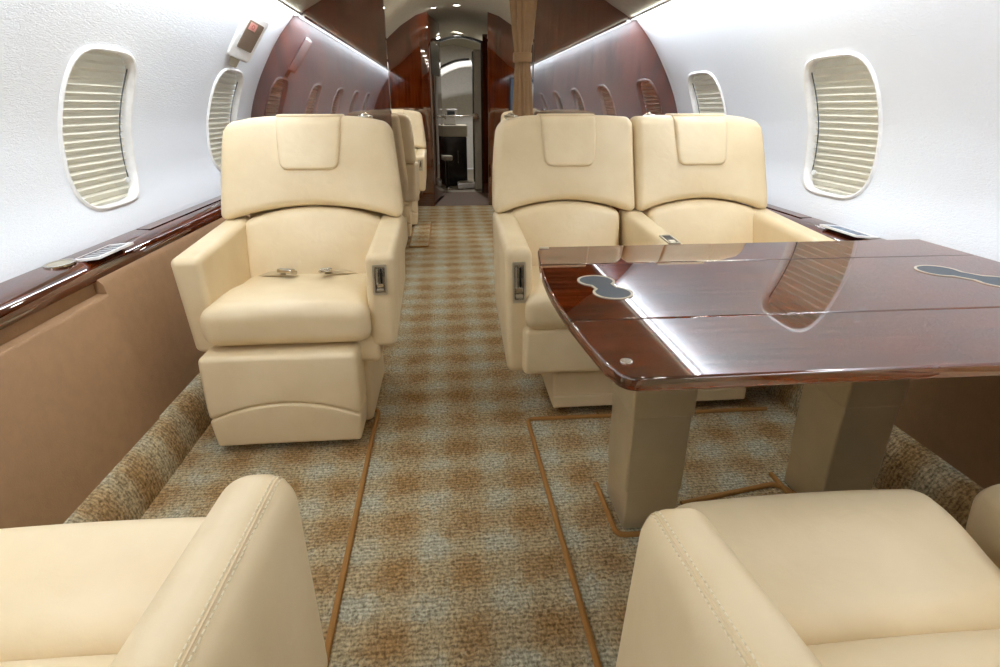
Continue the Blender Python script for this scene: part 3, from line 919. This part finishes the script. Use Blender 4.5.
    def hf(x, z, t):
        w = (z - .66) / .32; u = x / bh
        bul = .016 * (1 - u * u) * math.sin(PI * min(1, max(0, w)))
        tt = t - .02
        over = max(0, z - .947)
        return (x + head_x, fy(z) - bul - tt + over * 1.2, z)
    mb = MB(); mb.add(*slab(pts, .032, .010, hf, 4, False, 8), LEATHER)
    V, F = rbox(2 * pw, .085, .014, .006, lambda x, y, z: (x + head_x, y + fy(.967) + .05, z), 3, 3, (0, 0, .966)); mb.add(V, F, LEATHER)
    mb.build('headrest_pad', ub)
    if hook:
        mb = MB(); hx = hook * .19
        P = [(hx - .018, 0, 0), (hx - .016, 0, .014), (hx, 0, .024), (hx + .016, 0, .014), (hx + .018, 0, 0)]
        mb.add(*tube([(x, fy(.98) + .06, z + .95) for x, y, z in smooth_path(P, 4)], .004, 8), CHROME)
        V, F = rbox(.05, .02, .010, .003, None, 2, 1, (hx, fy(.98) + .06, .964)); mb.add(V, F, CHROME)
        mb.build('hook', ub)
    for i, (xc, kind, outer, *own) in enumerate(arms):
        st = stitch[i] if stitch else False
        kw = dict(y0=.05, y1=.56, th=.085 if abs(xc) > .2 else .07); kw.update(arm or {})
        if own: kw.update(own[0])
        armrest(r, xc, kind, outer=outer, stitch=st, **kw)
    if belt:
        for bx, sgn in ((-.085, 1), (.045, -1)):
            mb = MB()
            pth = smooth_path([(bx + sgn * -.12, depth + .02, .445), (bx - sgn * .05, depth - .02, .458), (bx, depth - .035, .463)], 5)
            V = []; F = []
            for p in pth: V += [(p.x, p.y - .012, p.z), (p.x, p.y + .014, p.z + .006), (p.x, p.y + .014, p.z + .008), (p.x, p.y - .012, p.z + .002)]
            for i in range(len(pth) - 1):
                for j in range(4): F.append((i * 4 + j, i * 4 + (j + 1) % 4, (i + 1) * 4 + (j + 1) % 4, (i + 1) * 4 + j))
            mb.add(V, F, BELT); b = mb.build('seat_belt', r)
            mb = MB(); Rm = Matrix.Rotation(-.35 * sgn, 4, 'Z') @ Matrix.Rotation(-.35, 4, 'X')
            fn = lambda x, y, z: tuple(Rm @ Vector((x, y, z)) + Vector((bx + .005, depth - .045, .474)))
            w_ = .055 if sgn > 0 else .042
            V, F = rbox(w_, .042 if sgn > 0 else .022, .014, .004, fn, 3, 2); mb.add(V, F, CHROME)
            V, F = rbox(w_ * .8, .026 if sgn > 0 else .012, .006, .002, lambda x, y, z: fn(x, y, z + .008), 2, 2); mb.add(V, F, SATIN)
            if sgn < 0:
                V, F = rbox(.03, .03, .004, .0015, lambda x, y, z: fn(x - .012, y - .022, z), 2, 2); mb.add(V, F, CHROME)
            mb.build('buckle', b)
    return r

SC_ = -.478
seat((SC_, 1.56, 0), 0, 'cream leather single seat facing the camera with seat belt buckles on its cushion', belt=True, leg_x=-.035, cush_x=-.008, seat_hw=.236, leg_w=.226)
P1, P2 = .435, .968
PAIR = dict(depth=.40, hook=-1, head_w=.104)
seat((P1, 1.60, 0), 0, 'cream leather aisle seat of the twin pair behind the table',
     arms=((-.2275, 'front', -1), (.264, 'top', 0)), seat_hw=.20, taper=(.09, .0), head_x=.016, hw=.268, stow=(-.10, .262), arm=dict(zbot=.20), **PAIR)
seat((P2, 1.60, 0), 0, 'cream leather window seat of the twin pair behind the table beside the right wall',
     arms=((.2375, None, 1),), seat_hw=.205, taper=(.0, .07), head_x=-.012, hw=.260, stow=(-.2695, .06), arm=dict(zbot=.20), **PAIR)
FG = dict(split=True, recline=.62, depth=.50, hook=0)
seat((SC_, .665, 0), PI, 'cream leather seat at the bottom left corner with stitched aisle armrest',
     arms=((-.2600, 'front', -1), (.2725, 'front', 1)), crease=.195, stitch=(-1, 1), arm=dict(y0=.115, y1=.62, th=.082, lift=.03, rad=.036, rise=.03, tap=-.012), cush_lift=.015, **FG)
F1, F2 = .505, .985
seat((F1, .655, 0), PI, 'cream leather seat at the bottom right in front of the table with stitched left armrest', hw=.268,
     arms=((.276, 'front', 1), (-.255, 'top', 0, dict(y0=.16, rad=.022, lift=0))), seat_hw=.205, stitch=(1, False), arm=dict(y0=.180, y1=.62, th=.076, lift=.008, rad=.028, rise=.055, tap=-.028, zbot=.25), crease=.232, stow=(-.24, .14), apron=(-.20, .17), **FG)
seat((F2, .655, 0), PI, 'cream leather window seat at the right picture edge, mostly hidden behind the nearer armrest', hw=.205,
     arms=((-.215, None, -1, dict(th=.05)),), seat_hw=.19, arm=dict(y0=.13, y1=.62), stow=(-.06, .205), apron=(-.19, .19), **FG)
seat((-.53, 4.62, 0), PI, 'cream leather seat turned forward just beyond the left bulkhead, seen edge on', hook=0)
seat((-.50, 5.02, 0), 0, 'cream leather seat facing aft in the forward cabin left of the aisle', hook=1)
seat((.80, 4.75, 0), 0, 'cream leather forward cabin seat almost hidden behind the twin seats', arms=((-.2725, 'front', -1), (.2725, None, 1)), hook=0)

# ------------------------------------------------------------------ table
def table():
    r = empty('folding_table', (.72, 1.0, 0), label='glossy mahogany folding table on two brushed metal legs at the right', cat='table')
    ox, oy = .72, 1.0
    x1, y0, y1, th, zt = 1.215, .617, 1.337, .02, .68
    def left_x(y): t = (y - y0) / (y1 - y0); return .213 - .028 * math.sin(PI * t) - .004 * (1 - t)
    L1, L2 = .828, 1.169
    def piece(ya, yb, first, last, nm):
        P = []
        if first:
            rr = .03
            for i in range(7):
                a = PI + PI / 2 * i / 6; P.append((left_x(ya) + rr + rr * math.cos(a), ya + rr + rr * math.sin(a)))
            P += [(left_x(ya) + (x1 - left_x(ya)) * i / 8, ya) for i in range(1, 8)]
        else: P.append((left_x(ya), ya))
        P += [(x1, ya), (x1, yb)]
        if last:
            rr = .02
            for i in range(5):
                a = PI / 2 + PI / 2 * i / 4; P.append((left_x(yb) + rr + rr * math.cos(a), yb - rr + rr * math.sin(a)))
        else: P.append((left_x(yb), yb))
        a = (ya + .03) if first else ya; b = (yb - .02) if last else yb
        n = 10
        P += [(left_x(b + (a - b) * i / n), b + (a - b) * i / n) for i in range(1, n)]
        P = [(x - ox, y - oy) for x, y in P]
        mb = MB(); mb.add(*slab(P, th, .004, lambda x, y, z: (x, y, z + zt - th), 3, True), WOOD_T); return mb.build(nm, r)
    piece(y0, L1 - .0005, True, False, 'table_leaf')
    mid = piece(L1 + .0005, L2 - .0005, False, False, 'tabletop')
    piece(L2 + .0005, y1, False, True, 'table_leaf')
    # figure-eight drink inlays with pale rims
    def inlay(cx, cy, dx, dy, rad):
        n = 40; d = Vector((dx, dy)); Lh = d.length / 2; u = d.normalized(); v = Vector((-u.y, u.x))
        def outl(rd, neck):
            P = []
            m = 64
            for i in range(m):
                a = 2 * PI * i / m
                # union of two discs joined by a concave neck
                best = 0
                dirv = Vector((math.cos(a), math.sin(a)))
                for s in (-1, 1):
                    c0 = Vector((s * Lh, 0)); b = dirv.dot(c0); q = b * b - (c0.length_squared - rd * rd)
                    if q >= 0: best = max(best, b + math.sqrt(q))
                best = max(best, neck / max(.2, abs(math.sin(a))) if abs(math.sin(a)) > .6 else 0)
                p = dirv * best; w = u * p.x + v * p.y; P.append((cx + w.x - ox, cy + w.y - oy))
            return P
        mb = MB(); mb.add(*ring_plate(outl(rad, rad * .62), outl(rad - .0045, rad * .62 - .0045), .0025, lambda x, y, z: (x, y, z + zt - .001)), m_inlay)
        mb.add(*slab(outl(rad - .004, rad * .62 - .004), .0018, .0004, lambda x, y, z: (x, y, z + zt - .001)), SLATE)
        mb.build('drink_inlay', mid)
    inlay(.291, 1.002, .012, -.078, .037)
    inlay(1.045, 1.005, .055, -.085, .043)
    # corner button, hinge tabs, leaf hinge strip
    mb = MB(); mb.add(*slab(circ(.0085, 24, (.232 - ox, .668 - oy)), .003, .0012, lambda x, y, z: (x, y, z + zt - .001)), CHROME); mb.build('corner_button', r)
    mb = MB(); mb.add(*slab(rrect(.022, .012, .002, 3, (.228 - ox, 1.322 - oy)), .004, .001, lambda x, y, z: (x, y, z + zt - .001)), SATIN); mb.build('leaf_latch', r)
    mb = MB(); mb.add(*slab(rrect(.11, .005, .002, 3, (.60 - ox, L2 - oy)), .0015, .0005, lambda x, y, z: (x, y, z + zt - .0005)), CHROME); mb.build('leaf_hinge', r)
    mb = MB(); V, F = rbox(.014, .026, .014, .004, None, 2, 2, (.195 - ox, 1.12 - oy, .668)); mb.add(V, F, WHITEP); mb.build('release_catch', r)
    for lx in (.405, .925):
        cx = lx + .076 - ox; cy = 1.178 - oy
        mb = MB(); V, F = rbox(.152, .172, .335, .008, None, 3, 3, (cx, cy, .494)); mb.add(V, F, BRUSHED); leg = mb.build('leg', r)
        mb = MB(); V, F = rbox(.144, .164, .24, .007, None, 3, 3, (cx, cy, .235)); mb.add(V, F, BRUSHED); mb.build('middle_column', leg)
        mb = MB(); V, F = rbox(.136, .156, .16, .006, None, 3, 3, (cx, cy, .08)); mb.add(V, F, BRUSHED); mb.build('lower_column', leg)
m_inlay = m_plain('pale_inlay_rim', srgb(206, 196, 176), .35, .3)
table()

# ------------------------------------------------------------------ carpet inserts edged with binding cord
def insert(outline, name, label, closed=False, rr=.0075):
    mb = MB()
    path = []
    P = [Vector((x, y, .004)) for x, y in outline]
    if len(P) > 2 and not closed:
        path = [P[0]]
        for a, b, c in zip(P, P[1:], P[2:]):
            d1 = (a - b).normalized() * .025; d2 = (c - b).normalized() * .025
            for i in range(6):
                t = i / 5; path.append((b + d1) * (1 - t) ** 2 + b * 2 * t * (1 - t) + (b + d2) * t * t)
        path.append(P[-1])
    else: path = P
    mb.add(*tube(path, rr, 8), BIND)
    return tag(mb.build(name), label, None, None, 'structure')
insert([(-.262, YA + .1), (-.268, .8), (-.272, 1.60), (-.268, 1.765), (-.34, 1.775)], 'trim_3', 'tan binding cord of the left carpet insert along the aisle')
insert([(.252, YA + .1), (.256, .74), (.245, 1.655), (1.10, 1.650)], 'trim_4', 'tan binding cord of the carpet insert under the table')
insert([(.392, 1.285), (.392, 1.078), (.572, 1.078)], 'trim_5', 'tan cord around the foot of the aisle-side table leg')
insert([(.60, 1.18), (.72, 1.205), (.90, 1.24), (.935, 1.18)], 'trim_6', 'tan cord between the two table legs')
insert([(.912, 1.285), (.912, 1.078), (1.09, 1.078)], 'trim_7', 'tan cord around the foot of the wall-side table leg')
mt = empty('carpet_mat', (-.235, 4.74, 0), label='small plaid carpet mat with tan binding between the forward seats left of the aisle', cat='mat')
mb = MB(); mb.add(*slab(rrect(.14, 1.0, .02, 4), .014, .005), CARPET); mb.build('mat_pile', mt)
mb = MB(); mb.add(*tube([(x, y, .008) for x, y in rrect(.145, 1.005, .02, 4)], .006, 8, True), BIND); mb.build('binding', mt)

# ------------------------------------------------------------------ world, camera
w = bpy.data.worlds.new('daylight'); SC.world = w; w.use_nodes = True
bg = w.node_tree.nodes['Background']
sky = w.node_tree.nodes.new('ShaderNodeTexSky'); sky.sky_type = 'HOSEK_WILKIE'; sky.sun_direction = (.3, -.5, .8); sky.turbidity = 4
hs = w.node_tree.nodes.new('ShaderNodeHueSaturation'); hs.inputs['Saturation'].default_value = .35
w.node_tree.links.new(sky.outputs[0], hs.inputs['Color']); w.node_tree.links.new(hs.outputs[0], bg.inputs[0])
bg.inputs[1].default_value = 3.0
w.cycles.sampling_method = 'NONE'

f = 560.0
fy = Vector((445 - 500, -(106 - 333.5), -f)).normalized()
fz = Vector((0, -fy.z, fy.y)).normalized()
fz = (fz - fy * fz.dot(fy)).normalized()
fx = fy.cross(fz)
cam = bpy.data.cameras.new('camera'); co = bpy.data.objects.new('camera', cam); COL.objects.link(co)
cam.sensor_width = 36; cam.sensor_fit = 'HORIZONTAL'; cam.lens = f / 1000 * 36; cam.clip_start = .02
R = Matrix((fx, fy, fz)).to_4x4()
co.matrix_world = Matrix.Translation((0, 0, 1.0)) @ R
SC.camera = co
vs = SC.view_settings
vs.view_transform = 'Standard'; vs.look = 'None'; vs.gamma = 1; vs.use_curve_mapping = False
vs.exposure = 1.22
try:
    SC.cycles.use_denoising = True
    SC.cycles.max_bounces = 10; SC.cycles.diffuse_bounces = 6; SC.cycles.glossy_bounces = 5
    SC.cycles.caustics_reflective = False; SC.cycles.caustics_refractive = False
    SC.cycles.sample_clamp_indirect = 6
except Exception: pass
